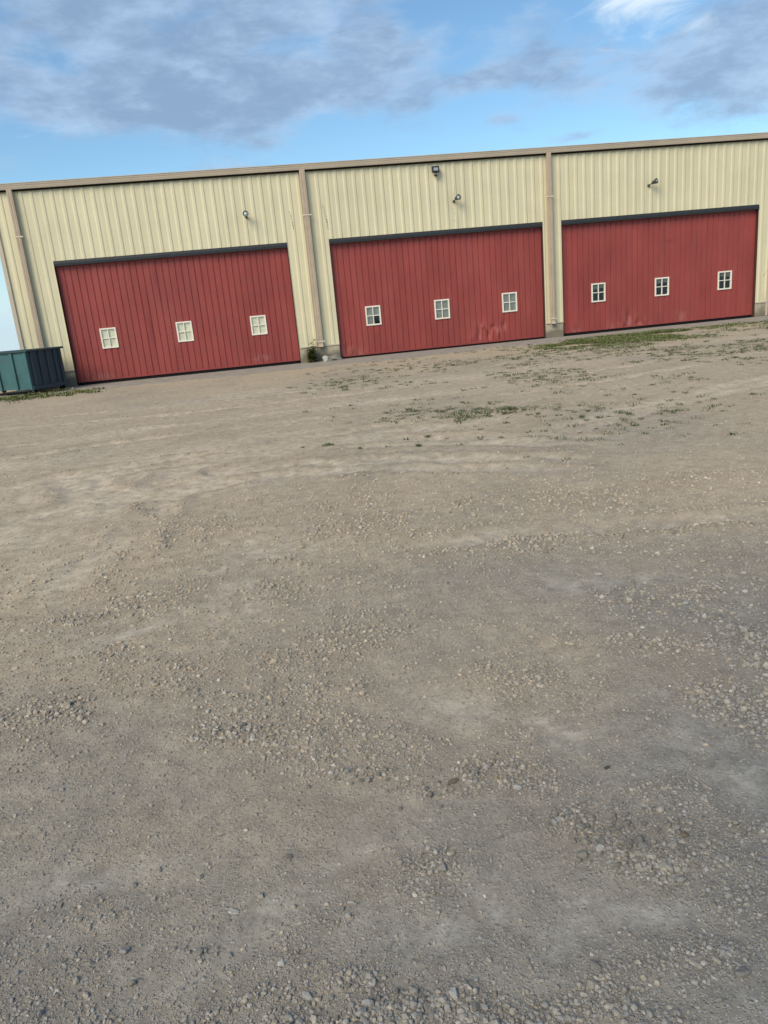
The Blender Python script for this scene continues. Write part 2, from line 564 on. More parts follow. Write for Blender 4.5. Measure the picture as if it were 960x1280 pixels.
# other walls, roof, floor
MB().box(XL, XL + .05, .102, DEPTH, -.1, Z_EAVE).build("side_wall", MT['wall'], hangar)
MB().box(XR - .05, XR, .06, DEPTH, -.1, Z_EAVE).build("side_wall", MT['wall'], hangar)
MB().box(XL, XR, DEPTH + .002, DEPTH + .05, -.1, Z_EAVE).build("back_wall", MT['wall'], hangar)
rb = MB(); RZ = Z_EAVE + .13 + DEPTH / 2 / 14
rb.quad_strip([[(XL - .05, -.16, Z_EAVE + .135), (XL - .05, DEPTH / 2, RZ), (XL - .05, DEPTH + .2, Z_EAVE + .135)],
               [(XR + .05, -.16, Z_EAVE + .135), (XR + .05, DEPTH / 2, RZ), (XR + .05, DEPTH + .2, Z_EAVE + .135)]])
rb.build("roof", MT['roof'], hangar)
MB().box(XL + .051, XR - .051, .29, DEPTH, -.25, .0).build("floor_slab", MT['apron'], hangar)
# gable ends
for gx in (XL + .02, XR - .02):
    g_ = MB(); g_.v = [(gx, 0.1, Z_EAVE), (gx, DEPTH / 2, RZ - .01), (gx, DEPTH, Z_EAVE)]; g_.f = [(0, 1, 2)]
    g_.build("gable", MT['wall'], hangar)
# eave gutter with rolled lip, black strip added as the shadow line below it
prof = [(-.02, 5.985), (-.135, 5.985), (-.150, 6.03), (-.158, 6.055), (-.150, 6.062), (-.168, 6.10), (-.172, 6.135), (-.185, 6.14), (-.185, 6.158), (-.165, 6.158), (-.165, 6.145), (-.02, 6.10)]
gb = MB()
gb.quad_strip([[(x, y, z) for y, z in prof] for x in (XL - .10, XL + 5, XL + 12, XL + 20, XR + .1)], True)
gb.f.append(tuple(range(len(prof)))); gb.f.append(tuple(range(len(gb.v) - len(prof), len(gb.v)))[::-1])
gut = gb.build("gutter", MT['trim'], hangar)
MB().box(XL - .02, XR, -.075, -.036, Z_EAVE - .055, Z_EAVE - .006).build("eave_shadow_strip", MT['black'], hangar)

# downspouts
for cx, wd in ((-7.02, .15), (1.83, .17), (10.02, .145)):
    ds = MB().box(cx - wd / 2, cx + wd / 2, -.155, -.037, .60, Z_EAVE - .003)
    for k in (-.22, .22):
        ds.box(cx + k * wd - .010, cx + k * wd + .010, -.163, -.1551, .60, Z_EAVE - .003)
    d_ = ds.build("downspout", MT['spout'], hangar)
    for zz, hh in ((4.62, .035), (.64, .035)):
        MB().box(cx - wd / 2 - .07, cx + wd / 2 + .07, -.172, -.164, zz, zz + hh).build("strap", MT['strap'], d_)
    e_ = MB()
    e_.quad_strip([[(cx - wd * .45, y0, z0), (cx + wd * .45, y0, z0), (cx + wd * .45, y1, z1), (cx - wd * .45, y1, z1)]
                   for y0, z0, y1, z1 in ((-.150, .62, -.045, .62), (-.160, .55, -.055, .52), (-.215, .48, -.15, .44))], True)
    e_.build("outlet_elbow", MT['spout'], d_)

# the three doors
D_RIB = [(-.022, 0.0), (-.009, .021), (.009, .021), (.022, 0.0)]
DENTS = [[], [(7.40, .36, .07, .20, .050), (7.56, .62, .06, .10, -.040), (7.74, .30, .07, .16, .055), (7.92, .56, .08, .09, .045), (8.08, .34, .05, .16, -.040), (8.30, .60, .07, .14, .045), (7.18, .30, .08, .14, -.03), (2.70, .35, .10, .2, .035), (2.95, .28, .07, .12, -.03)],
         [(12.95, .42, .08, .2, .045), (12.75, .25, .07, .12, -.03), (13.3, .2, .10, .12, .03), (15.0, .3, .10, .16, .03), (11.0, .2, .09, .1, .025)]]


def bend_for(i):
    ds = DENTS[i]
    def f(x, z):
        s = .006 * math.sin(x * 2.1 + i) * math.sin(z * 1.3 + x)
        for cx, cz, rx, rz, a in ds:
            s += a * math.exp(-((x - cx) / rx) ** 2 - ((z - cz) / rz) ** 2)
        return s
    return f


DLABEL = ["red ribbed door with pale windows", "red ribbed door with grey windows and a dent low down", "red ribbed door with dark windows"]
for i, (a, b) in enumerate(DOORS):
    door = empty("hangar_door", (0, 0, 0)); door.parent = hangar
    door['label'] = DLABEL[i]
    bend = bend_for(i)
    bottom, top = (.135 if i != 1 else .10), Z_HEAD - .185
    x0, x1 = a + .035, b - .035
    npan = 12
    pw = (x1 - x0) / npan
    for k in range(npan):
        pa, pb = x0 + k * pw, x0 + (k + 1) * pw
        holes = [h for h in WINS[i] if h[0] < pb and h[1] > pa]
        pr = rib_profile(pa, pb, pw / 3, x0, D_RIB)
        xs = dict(pr)
        def yat(x):
            for (u, yu), (v, yv) in zip(pr[:-1], pr[1:]):
                if u <= x <= v: return yu + (yv - yu) * (x - u) / max(v - u, 1e-9)
            return 0.0
        for h in holes:
            for e in (h[0] + .03, h[1] - .03):
                if pa < e < pb: xs[e] = yat(e)
        fine = any(abs((pa + pb) / 2 - dd[0]) < .7 and dd[1] < 1.2 for dd in DENTS[i])
        if fine:
            step = .035
            e = pa + step
            while e < pb:
                xs.setdefault(round(e, 4), yat(e)); e += step
        zs = {bottom, top, .9, 2.2, 3.0}
        if fine: zs |= {round(bottom + j * .045, 4) for j in range(20)}
        for h in holes: zs |= {h[2] + .03, h[3] - .03}
        hh = [(h[0] + .03, h[1] - .03, h[2] + .03, h[3] - .03) for h in holes]
        sheet("door_panel", MT['red'], door, sorted(xs.items()), sorted(zs), hole=hh, bend=bend, yb=REC + .002 * ((k * 7) % 3 - 1))
    # edge rails round the leaf
    MB().box(x0 - .012, x0 + .022, REC - .012, REC + .06, bottom, top).build("edge_rail", MT['red'], door)
    MB().box(x1 - .022, x1 + .012, REC - .012, REC + .06, bottom, top).build("edge_rail", MT['red'], door)
    MB().box(x0 - .012, x1 + .012, REC - .018, REC + .06, bottom - .045, bottom + .001).build("bottom_rail", MT['red'], door)
    MB().box(x0 + .02, x1 - .02, REC + .012, REC + .05, -.02, bottom - .046).build("bottom_seal", MT['black'], door)
    MB().box(x0 - .012, x1 + .012, REC - .015, REC + .06, top + .001, top + .03).build("top_rail", MT['red'], door)
    hb = MB()
    hb.quad_strip([[(x, y, z) for y, z in ((-.012, 3.862), (-.030, 3.790), (-.022, 3.715), (.05, 3.710), (.12, 3.75), (.12, 3.862))] for x in (a + .006, b - .006)], True)
    hb.f += [tuple(range(6)), tuple(range(6, 12))[::-1]]
    hb.build("header_seal", MT['dark'], door)
    # jamb reveals
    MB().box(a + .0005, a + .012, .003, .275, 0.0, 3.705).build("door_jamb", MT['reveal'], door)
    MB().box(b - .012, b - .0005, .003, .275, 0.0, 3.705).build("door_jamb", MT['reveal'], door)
    # windows: frame with muntins, four panes, added sheets painted as reflections behind the glass
    for j, (u0, u1, v0, v1) in enumerate(WINS[i]):
        yf = REC - .030
        fb = MB()
        fw = .046
        um, vm = (u0 + u1) / 2, (v0 + v1) / 2
        fb.box(u0, u0 + fw, yf, REC + .03, v0, v1); fb.box(u1 - fw, u1, yf, REC + .03, v0, v1)
        fb.box(u0 + fw, u1 - fw, yf + .001, REC + .03, v0, v0 + fw); fb.box(u0 + fw, u1 - fw, yf + .001, REC + .03, v1 - fw, v1)
        fb.box(um - .0125, um + .0125, yf + .006, REC + .02, v0 + fw, v1 - fw)
        fb.box(u0 + fw, um - .0125, yf + .007, REC + .02, vm - .0125, vm + .0125); fb.box(um + .0125, u1 - fw, yf + .007, REC + .02, vm - .0125, vm + .0125)
        fb.build("window_frame", MT['frame'], door)
        for pk, (pa0, pa1, pz0, pz1) in enumerate(((u0 + fw, um - .0125, v0 + fw, vm - .0125), (um + .0125, u1 - fw, v0 + fw, vm - .0125),
                                   (u0 + fw, um - .0125, vm + .0125, v1 - fw), (um + .0125, u1 - fw, vm + .0125, v1 - fw))):
            MB().box(pa0, pa1, REC + .002, REC + .007, pz0, pz1).build("window_pane", MT['glass'], door)
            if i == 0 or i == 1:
                if i == 1 and j == 0 and pk == 1: continue          # this pane gets no backing sheet
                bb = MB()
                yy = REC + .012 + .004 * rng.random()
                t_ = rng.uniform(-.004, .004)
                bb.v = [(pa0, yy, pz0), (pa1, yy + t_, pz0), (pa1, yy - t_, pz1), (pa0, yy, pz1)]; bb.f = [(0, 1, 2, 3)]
                bb.build("glare_backing" if i == 0 else "reflection_backing", MT['glare_c'] if i == 0 else MT['reflect_g'], door)
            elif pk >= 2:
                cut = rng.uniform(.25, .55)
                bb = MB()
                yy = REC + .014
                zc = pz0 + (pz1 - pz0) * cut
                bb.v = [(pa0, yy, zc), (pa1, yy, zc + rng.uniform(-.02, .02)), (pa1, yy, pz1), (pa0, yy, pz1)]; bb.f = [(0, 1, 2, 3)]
                bb.build("reflection_backing", MT['reflect_d'], door)

# walk door at the right-hand edge of the picture
wd = empty("walk_door", (0, 0, 0)); wd.parent = hangar
MB().box(WALKDOOR[0] - .05, WALKDOOR[0] + .02, -.06, .1, .02, 2.06).build("door_frame", MT['trim'], wd)
MB().box(WALKDOOR[1] - .02, WALKDOOR[1] + .05, -.06, .1, .02, 2.06).build("door_frame", MT['trim'], wd)
MB().box(WALKDOOR[0] + .021, WALKDOOR[1] - .021, -.06, .1, 1.99, 2.06).build("door_frame", MT['trim'], wd)
MB().box(WALKDOOR[0] + .024, WALKDOOR[1] - .024, -.01, .05, .03, 1.985).build("door_leaf", MT['door_brown'], wd)
MB().tube([(WALKDOOR[1] - .12, -.05, 1.0), (WALKDOOR[1] - .12, -.01, 1.0)], .03, 10).build("door_knob", MT['chrome'], wd)


# ------------------------------------------------------------------ wall lights
def bullet_light(x, z, aim, base, label, lensmat):
    t = empty("wall_light", (x, -.04, z)); t.scale = (.57, .57, .57); tag(t, label, "wall light", "bullet floodlights above the red doors")
    a = Vector(aim).normalized()
    h = Vector((0, -.34, .0))
    bx = Vector((base[0], 0, base[1]))
    MB().tube([bx + Vector((0, 0.035, 0)), bx + Vector((0, -.03, 0))], .075, 16).build("base_plate", MT['lamp'], t, True)
    MB().tube([bx + Vector((0, -.03, 0)), bx * .6 + Vector((0, -.13, 0)), bx * .3 + Vector((0, -.17, 0)), h - a * .13], .028, 8).build("arm", MT['lamp'], t, True)
    MB().tube([h - a * .18, h - a * .15, h - a * .05, h + a * .06, h + a * .10], [.05, .085, .105, .135, .138], 20).build("lamp_shade", MT['lamp'], t)
    lb = MB(); lb.lathe(h, a, [(.101, .139), (.106, .12), (.109, .08), (.1085, .001)], 20)
    lb.build("lens", lensmat, t, True)
    rim = MB(); rim.lathe(h, a, [(.102, .150), (.150, .164), (.156, .158), (.150, .146), (.104, .140)], 20)
    MB().lathe(h, a, [(.108, .078), (.122, .070), (.136, .045), (.141, .001)], 16).build('bulb', MT['lens'], t, True)
    rim.build("rim", MT['lamp'], t)
    return t


bullet_light(-.10, 4.80, (.10, -.95, -.08), (.03, -.13), "bullet floodlight above the red door with pale windows, aimed straight out", MT['lensg'])
bullet_light(6.80, 4.80, (.38, -.88, .12), (-.12, -.13), "bullet floodlight below the square black floodlight, turned sideways", MT['lensg'])
bullet_light(13.72, 4.84, (.62, -.68, .28), (-.20, -.14), "bullet floodlight above the red door with dark windows, turned sideways", MT['lensg'])

fl = empty("square_floodlight", (6.16, -.04, 5.63)); fl.scale = (.78, .78, .78); tag(fl, "square black floodlight with motion sensor just below the eave", "floodlight")
fb = MB()
tl = math.radians(-14)
def tilt(x, y, z): return (x, y * math.cos(tl) - z * math.sin(tl) - .15, y * math.sin(tl) + z * math.cos(tl) + .02)
def tbox(mb, x0, x1, y0, y1, z0, z1):
    k = len(mb.v); mb.box(x0, x1, y0, y1, z0, z1)
    mb.v[k:] = [tilt(*p) for p in mb.v[k:]]
tbox(fb, -.15, .15, -.02, .07, -.01, .22)
for xx in (-.10, -.05, 0, .05, .10): tbox(fb, xx - .008, xx + .008, .07, .10, .01, .2)
tbox(fb, -.15, -.10, -.045, -.021, -.01, .22); tbox(fb, .10, .15, -.045, -.021, -.01, .22)
tbox(fb, -.10, .10, -.045, -.021, .175, .22); tbox(fb, -.10, .10, -.045, -.021, -.01, .035)
fb.build("housing", MT['lampd'], fl)
lb = MB(); tbox(lb, -.099, .099, -.030, -.0215, .036, .174); lb.build("lens", MT['lensg'], fl)
MB().box(-.07, .07, -.16, .03, -.09, -.035).build("mounting_bracket", MT['chrome'], fl, bevel=.006)
MB().tube([(0, -.13, -.09), (0, -.14, -.12), (0, -.15, -.15)], [.05, .06, .035], 12).build("motion_sensor", MT['lampd'], fl, True)

# ------------------------------------------------------------------ dumpster
dp = empty("dumpster", (-6.94, -2.10, 0.0)); tag(dp, "open teal steel dumpster at the far left corner of the building", "dumpster")
ang = math.atan2(.83, .55)
DL, DW, DZ0, DZ1 = 2.9, 1.28, .17, 1.31
# local axes: u runs along the right-hand side (away), v runs along the front (to the left)
cu, su = math.cos(ang), math.sin(ang)
def dpt(u, v, z): return (u * cu - v * su, u * su + v * cu, z)
def dbox(u0, u1, v0, v1, z0, z1, name, m, bevel=.006):
    b = MB().box(u0, u1, v0, v1, z0, z1)
    b.v = [dpt(*p) for p in b.v]
    return b.build(name, m, dp, bevel=bevel)
dbox(0, .04, .05, DL, DZ0, DZ1 - .06, "front_panel", MT['teal'])
dbox(DW - .04, DW, .05, DL, DZ0, DZ1 - .06, "rear_panel", MT['teal'])
dbox(.0, DW, .0, .049, DZ0, DZ1 - .06, "end_panel", MT['shaded_teal'])
dbox(.041, DW - .041, DL - .05, DL, DZ0, DZ1 - .06, "end_panel", MT['shaded_teal'])
dbox(.041, DW - .041, .05, DL - .051, DZ0, DZ0 + .04, "floor_panel", MT['rim'])
for u in (.14, .42, .70, .98, 1.18):
    dbox(u - .035, u + .035, -.045, -.001, DZ0 + .09, DZ1 - .07, "side_rib", MT['shaded_teal'])
dbox(-.02, DW + .02, -.055, -.002, DZ0 - .02, DZ0 + .085, "bottom_rail", MT['shaded_teal'])
for v in (.62, 1.32, 2.02, 2.7):
    dbox(-.055, -.001, v - .045, v + .045, DZ0 - .02, DZ1 - .07, "side_rib", MT['teal'])
dbox(-.045, -.001, .0, .075, DZ0 - .02, DZ1 - .07, "corner_post", MT['teal'])
for u0, u1, v0, v1 in ((-.06, .06, -.07, DL + .02), (DW - .06, DW + .06, -.07, DL + .02), (.061, DW - .061, -.07, .06), (.061, DW - .061, DL - .06, DL + .02)):
    dbox(u0, u1, v0, v1, DZ1 - .059, DZ1, "top_rim", MT['rim'], .012)
for u in (.10, DW - .12):
    for v in (.10, DL - .15):
        cb = MB(); c0 = Vector((u, v, .085))
        cb.tube([dpt(u - .035, v, .085), dpt(u + .035, v, .085)], .085, 14)
        cb.build("caster_wheel", MT['black'], dp)
        dbox(u - .055, u + .055, v - .04, v + .04, .09, DZ0 - .001, "caster_bracket", MT['rim'], .004)


# ------------------------------------------------------------------ numpy noise for the ground
def _hash(ix, iy, seed):
    h = (ix.astype(np.int64) * 374761393 + iy.astype(np.int64) * 668265263 + seed * 1442695041) & 0xFFFFFFFF
    h = ((h ^ (h >> 13)) * 1274126177) & 0xFFFFFFFF
    return ((h ^ (h >> 16)) & 0xFFFF) / 65535.0


def vnoise(x, y, seed=0):
    ix, iy = np.floor(x), np.floor(y)
    fx, fy = x - ix, y - iy
    fx = fx * fx * (3 - 2 * fx); fy = fy * fy * (3 - 2 * fy)
    a = _hash(ix, iy, seed); b = _hash(ix + 1, iy, seed); c = _hash(ix, iy + 1, seed); d_ = _hash(ix + 1, iy + 1, seed)
    return (a + (b - a) * fx) * (1 - fy) + (c + (d_ - c) * fx) * fy


def fbm(x, y, sc, octv=4, seed=0, gain=.5):
    s = 0; amp = 1; tot_ = 0
    for k in range(octv):
        ang_ = .6 * k + .3
        xr = (x * math.cos(ang_) - y * math.sin(ang_)) * sc; yr = (x * math.sin(ang_) + y * math.cos(ang_)) * sc
        s = s + amp * vnoise(xr + 17.3 * k, yr - 9.1 * k, seed + k); tot_ += amp
        amp *= gain; sc *= 2.03
    return s / tot_


def sstep(x, a, b):
    t_ = np.clip((x - a) / (b - a), 0, 1)
    return t_ * t_ * (3 - 2 * t_)


# stony clusters of the yard: x, y, half-width, half-depth, turn, strength
CL = [(.81, -23.80, .11, .11, 0, 1.35), (.93, -23.94, .17, .09, -.6, 1.3), (.68, -23.50, .20, .09, -.5, .95), (.42, -23.47, .16, .06, 0, .95), (.14, -23.34, .22, .05, .1, .9),
      (-.34, -22.94, .16, .10, .2, .85), (-1.18, -22.48, .28, .16, .2, .9), (1.60, -23.36, .16, .28, -.4, .85), (1.10, -23.80, .14, .12, -.7, .85), (1.30, -23.98, .2, .10, -.5, .8),
      (.30, -23.90, .16, .08, .2, .75), (-.21, -24.24, .30, .06, .1, .75), (.05, -24.36, .35, .07, 0, .85), (.40, -24.40, .35, .06, 0, .8), (.90, -24.38, .25, .08, 0, .7),
      (-.52, -24.24, .2, .10, .2, .7), (.90, -22.79, .22, .28, -.4, .75), (1.67, -22.72, .35, .12, -.5, .75), (-.20, -21.45, .30, .22, .4, .7), (-1.05, -21.3, .55, .16, .35, .75),
      (1.50, -21.1, .7, .30, -.2, .65), (1.98, -23.0, .22, .4, -.3, .8), (.0, -22.4, .45, .2, .3, .6), (-1.3, -20.2, .14, .8, -.12, .7), (-1.25, -18.9, .12, .6, .1, .7), (.5, -20.2, .7, .35, .2, .55), (2.3, -20.2, .8, .35, -.3, .55)]
PALE = [(-.34, -21.5, .28, .30, .5), (-.95, -21.75, .35, .10, .5), (-.30, -23.98, .30, .10, .25), (.28, -24.06, .22, .09, .1), (1.40, -23.62, .22, .18, -.6), (.70, -24.17, .2, .06, 0),
        (.0, -23.74, .18, .12, .4), (.95, -23.28, .16, .12, -.5), (-.2, -20.5, .5, .35, .4), (-1.5, -20.4, .22, .9, -.1), (.5, -23.05, .22, .18, .2), (-.75, -23.6, .22, .14, .3),
        (1.7, -21.9, .4, .22, -.3), (-2.2, -17.4, 1.3, .7, .35), (-2.6, -19.2, .7, .7, .2), (-4.0, -15.2, 2.0, .6, .1), (.6, -18.0, 1.5, .22, .18), (1.5, -16.2, 2.2, .25, .12), (-1.5, -15.8, 1.6, .3, .2), (2.0, -12.5, 3.0, .5, .1), (-2.5, -13.0, 1.6, .4, .2), (7, -15.2, 1.5, .12, -.25), (4, -10, 3, .8, .1), (-1, -9, 2.5, .8, .1)]


def gsum(x, y, items, st=None):
    s = np.zeros_like(x)
    for it in items:
        cx, cy, rx, ry, a = it[:5]
        k = it[5] if len(it) > 5 else 1.0
        dx, dy = x - cx, y - cy
        u = dx * math.cos(a) + dy * math.sin(a); v = -dx * math.sin(a) + dy * math.cos(a)
        s = np.maximum(s, k * np.exp(-(u / rx) ** 2 - (v / ry) ** 2))
    return s


RUTS = [(np.array([(-2.3, -23.2), (-1.75, -22.3), (-1.50, -21.4), (-1.35, -20.2), (-1.25, -19.1), (-1.05, -18.0), (-.5, -17.1), (.4, -16.4), (1.8, -15.9), (3.6, -15.6)]), (0.0, .5)),
        (np.array([(-3.2, -20.2), (-2.2, -18.9), (-1.2, -18.1), (.1, -17.9), (1.4, -18.4), (2.6, -19.2)]), (0.0, .45)),
        (np.array([(-4.2, -18.0), (-2.6, -16.9), (-.8, -16.5), (1.0, -16.8), (2.6, -17.7), (4.0, -19.0)]), (0.0, .4)),
        (np.array([(-2.9, -21.6), (-2.2, -20.6), (-1.75, -19.3), (-1.7, -18.0), (-2.3, -16.6)]), (0.0, .3)),
        (np.array([(-5.5, -14.8), (-2.5, -14.2), (.5, -14.0), (3.0, -13.9), (6.0, -13.2), (10, -11.5)]), (0.0, 1.3)),
        (np.array([(3.2, -17.6), (5.0, -16.6), (7.5, -15.4), (12, -14.0)]), (0.0, .35)),
        (np.array([(-2.2, -22.6), (-1.4, -21.9), (-.5, -21.3), (.6, -20.9), (1.8, -20.9), (3.2, -21.2)]), (0.0,)),
        (np.array([(-6, -10.5), (-2, -11.2), (2, -11.0), (6, -9.4), (11, -7.0)]), (0.0, 1.5))]
def rutdist(x, y, RUT, off):
    best = np.full(x.shape, 1e9)
    P = []
    for i in range(len(RUT) - 1):
        t0 = RUT[i + 1] - RUT[i]; n0 = np.array([-t0[1], t0[0]]) / np.linalg.norm(t0)
        P.append((RUT[i] + n0 * off, RUT[i + 1] + n0 * off))
    for a, b in P:
        dv = b - a; L2 = (dv ** 2).sum()
        t_ = np.clip(((x - a[0]) * dv[0] + (y - a[1]) * dv[1]) / L2, 0, 1)
        best = np.minimum(best, np.hypot(x - a[0] - t_ * dv[0], y - a[1] - t_ * dv[1]))
    return best


def fields(x, y):
    wx = x + (fbm(x, y, 3.0, 3, 40) - .5) * .35; wy = y + (fbm(x, y, 3.0, 3, 50) - .5) * .35
    n = fbm(x, y, 1.6, 5, 3, .6)
    st = np.clip(gsum(wx, wy, CL) * 1.05 - .12 + (fbm(x, y, 7.0, 3, 90) - .5) * .7, 0, 1.2)
    st = np.maximum(st, np.clip((n - .58) * 3.2, 0, .55))
    pl = np.clip(gsum(wx, wy, PALE) * 1.2 - .1 + (n - .5) * .9, 0, 1)
    streak = fbm(x * .35 + y * .1, y * 1.6 - x * .25, 1.3, 4, 66, .55)
    pl = np.maximum(pl, np.clip((streak - .60) * 2.6, 0, .6) * sstep(y, -22, -17))
    r = np.full(x.shape, 1e9)
    for path, offs in RUTS:
        for of in offs: r = np.minimum(r, rutdist(wx, wy, path, of))
    fade = np.clip((fbm(x, y, .9, 3, 123) - .34) * 3.4, 0, 1)
    rut = np.exp(-(r / .15) ** 2) * fade
    shoulder = np.exp(-((r - .25) / .09) ** 2) * fade
    pl = np.clip(np.maximum(pl, rut * 1.1), 0, 1); st = np.clip(st + shoulder * .5 - rut * .6, 0, 1.2)
    tanw = np.clip(sstep(y, -24.9, -20.0) * 1.0 + (fbm(x, y, .55, 4, 20) - .5) * .9 - .16 * sstep(x, .6, 3) * sstep(-y, 17, 22), 0, 1)  # grey and tan mix plus painted darkening toward the viewer
    h = (fbm(x, y, .35, 3, 5) - .5) * .05 + (fbm(x, y, 2.2, 4, 7) - .5) * .035 * (1 - .5 * sstep(y, -20, -15)) + (fbm(x, y, 11.0, 3, 9) - .5) * .012 * (1 + st)
    h = h + st * .010 - pl * .004 - rut * .022 + shoulder * .020
    h = h + .002 * np.sin(rutphase(x, y)) * rut
    # the yard meets the slab in front of the doors and drops beneath the building
    slab = sstep(y + (fbm(x, y, .8, 4, 31) - .5) * 2.4, -2.5, -1.2) * sstep(x, -6.6, -6.1) * sstep(-x, -18.9, -18.3)
    h = h * (1 - .55 * sstep(y, -6, -2)) - slab * .035
    h = np.where(y > -.05, np.where((x > XL - .1) & (x < XR + .1) & (y < DEPTH + .3), -.30, h), h)
    far = np.hypot(x, y)
    h = h * (1 - sstep(far, 35, 60)) - .021 * np.maximum(0, far - 45)
    return h, st, pl, tanw


def rutphase(x, y): return (x * .5 + y) * 38.0


def lines(segs):
    out = []
    for a, b, s in segs: out.append(np.arange(a, b - s * .3, s))
    return np.concatenate(out)


def expo(a, b, n): return a * (b / a) ** (np.arange(1, n + 1) / n)


gx = np.concatenate([-expo(20, 900, 16)[::-1], lines([(-20, -4, .15), (-4, -1.6, .05), (-1.6, 2.2, .018), (2.2, 5, .05), (5, 20, .15)]), [20.0], expo(20, 900, 16)])
gy = np.concatenate([-25.3 - expo(1, 880, 26)[::-1], lines([(-25.3, -24.9, .05), (-24.9, -23.0, .015), (-23, -20, .035), (-20, -10, .07), (-10, -2.8, .14), (-2.8, -1.0, .05), (-1.0, -.06, .12)]), [-.051, -.049, .5], expo(1, 900, 18)])
XX, YY = np.meshgrid(gx, gy)
H, ST, PL, TN = fields(XX, YY)
nx, ny = len(gx), len(gy)
co = np.stack([XX, YY, H], -1).reshape(-1, 3).astype(np.float32)
ii = np.arange(nx * ny).reshape(ny, nx)
fa = np.stack([ii[:-1, :-1], ii[:-1, 1:], ii[1:, 1:], ii[1:, :-1]], -1).reshape(-1, 4).astype(np.int32)


def mesh_np(name, co, fa, smooth=False):
    me = bpy.data.meshes.new(name)
    k = fa.shape[1]
    me.vertices.add(len(co)); me.vertices.foreach_set('co', co.ravel().astype(np.float32))
    me.loops.add(fa.size); me.loops.foreach_set('vertex_index', fa.ravel().astype(np.int32))
    me.polygons.add(len(fa)); me.polygons.foreach_set('loop_start', (np.arange(len(fa)) * k).astype(np.int32))
    me.polygons.foreach_set('use_smooth', np.full(len(fa), smooth, dtype=bool))
    me.update(calc_edges=True)
    return me


gm = mesh_np("gravel_yard", co, fa, True)
for nm, arr in (('stony', ST), ('fines', PL), ('tan_dust_falloff', TN)):
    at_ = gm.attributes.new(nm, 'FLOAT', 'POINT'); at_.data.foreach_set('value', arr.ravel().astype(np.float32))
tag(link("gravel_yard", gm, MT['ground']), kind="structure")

# concrete apron in front of the doors
ab = MB()
ab.box(XL + .9, 18.6, -2.6, -.025, -.30, .004)
tag(ab.build("concrete_apron", MT['apron'], bevel=0), kind="structure")

# ------------------------------------------------------------------ gravel: loose small stones
t5 = (1 + 5 ** .5) / 2
ICO_V = np.array([(-1, t5, 0), (1, t5, 0), (-1, -t5, 0), (1, -t5, 0), (0, -1, t5), (0, 1, t5), (0, -1, -t5), (0, 1, -t5), (t5, 0, -1), (t5, 0, 1), (-t5, 0, -1), (-t5, 0, 1)]) / math.hypot(1, t5)
CUB_V = np.array([(-1, -1, -1), (1, -1, -1), (1, 1, -1), (-1, 1, -1), (-1, -1, 1), (1, -1, 1), (1, 1, 1), (-1, 1, 1)]) * .66
CUB_F = np.array([(0, 3, 2), (0, 2, 1), (4, 5, 6), (4, 6, 7), (0, 1, 5), (0, 5, 4), (1, 2, 6), (1, 6, 5), (2, 3, 7), (2, 7, 6), (3, 0, 4), (3, 4, 7)])
ICO_F = np.array([(0, 11, 5), (0, 5, 1), (0, 1, 7), (0, 7, 10), (0, 10, 11), (1, 5, 9), (5, 11, 4), (11, 10, 2), (10, 7, 6), (7, 1, 8), (3, 9, 4), (3, 4, 2), (3, 2, 6), (3, 6, 8), (3, 8, 9), (4, 9, 5), (2, 4, 11), (6, 2, 10), (8, 6, 7), (9, 8, 1)])
OCT_V = np.array([(1, 0, 0), (0, 1, 0), (-1, 0, 0), (0, -1, 0), (0, 0, 1), (0, 0, -1)], float)
OCT_F = np.array([(0, 1, 4), (1, 2, 4), (2, 3, 4), (3, 0, 4), (1, 0, 5), (2, 1, 5), (3, 2, 5), (0, 3, 5)])


def stones(name, x, y, s, V, F, tone, smooth=False, jit=.3):
    N = len(x)
    h, _, _, _ = fields(x, y)
    k = len(V)
    vv = V[None] * (1 + rng.uniform(-jit, jit, (N, k, 1)))
    ax = np.stack([rng.uniform(.8, 1.35, N), rng.uniform(.65, 1.0, N), rng.uniform(.55, .95, N)], -1)
    vv = vv * ax[:, None]
    # tip a little, then turn
    tx = rng.normal(0, .3, N); c, s_ = np.cos(tx)[:, None], np.sin(tx)[:, None]
    yy, zz = vv[..., 1] * c - vv[..., 2] * s_, vv[..., 1] * s_ + vv[..., 2] * c
    tz = rng.uniform(0, 6.283, N); c, s_ = np.cos(tz)[:, None], np.sin(tz)[:, None]
    xx, yy = vv[..., 0] * c - yy * s_, vv[..., 0] * s_ + yy * c
    P = np.stack([xx, yy, zz], -1) * s[:, None, None] * .5
    P[..., 0] += x[:, None]; P[..., 1] += y[:, None]; P[..., 2] += (h + s * rng.uniform(-.06, .18, N))[:, None]
    fa_ = (F[None] + (np.arange(N) * k)[:, None, None]).reshape(-1, 3)
    me = mesh_np(name, P.reshape(-1, 3), fa_, smooth)
    a_ = me.color_attributes.new('tone', 'FLOAT_COLOR', 'POINT')
    cc = np.ones((N, k, 4), np.float32); cc[..., :3] = tone[:, None]
    a_.data.foreach_set('color', cc.ravel())
    return me


def tones(x, y, N):
    _, _, _, tn = fields(x, y)
    b = np.clip(rng.normal(1.0, .15, N), .5, 1.5)[:, None]
    base = (1 - tn)[:, None] * np.array([.245, .233, .208]) + tn[:, None] * np.array([.40, .33, .245])  # stones carry the same painted darkening toward the viewer
    warm = rng.normal(0, .035, N)[:, None] * np.array([1, .2, -1.2])
    pale_ = (rng.random(N) < .018)[:, None] * np.array([.12, .12, .11])
    return np.clip(base * b * (1 + warm) + pale_, .03, .75)


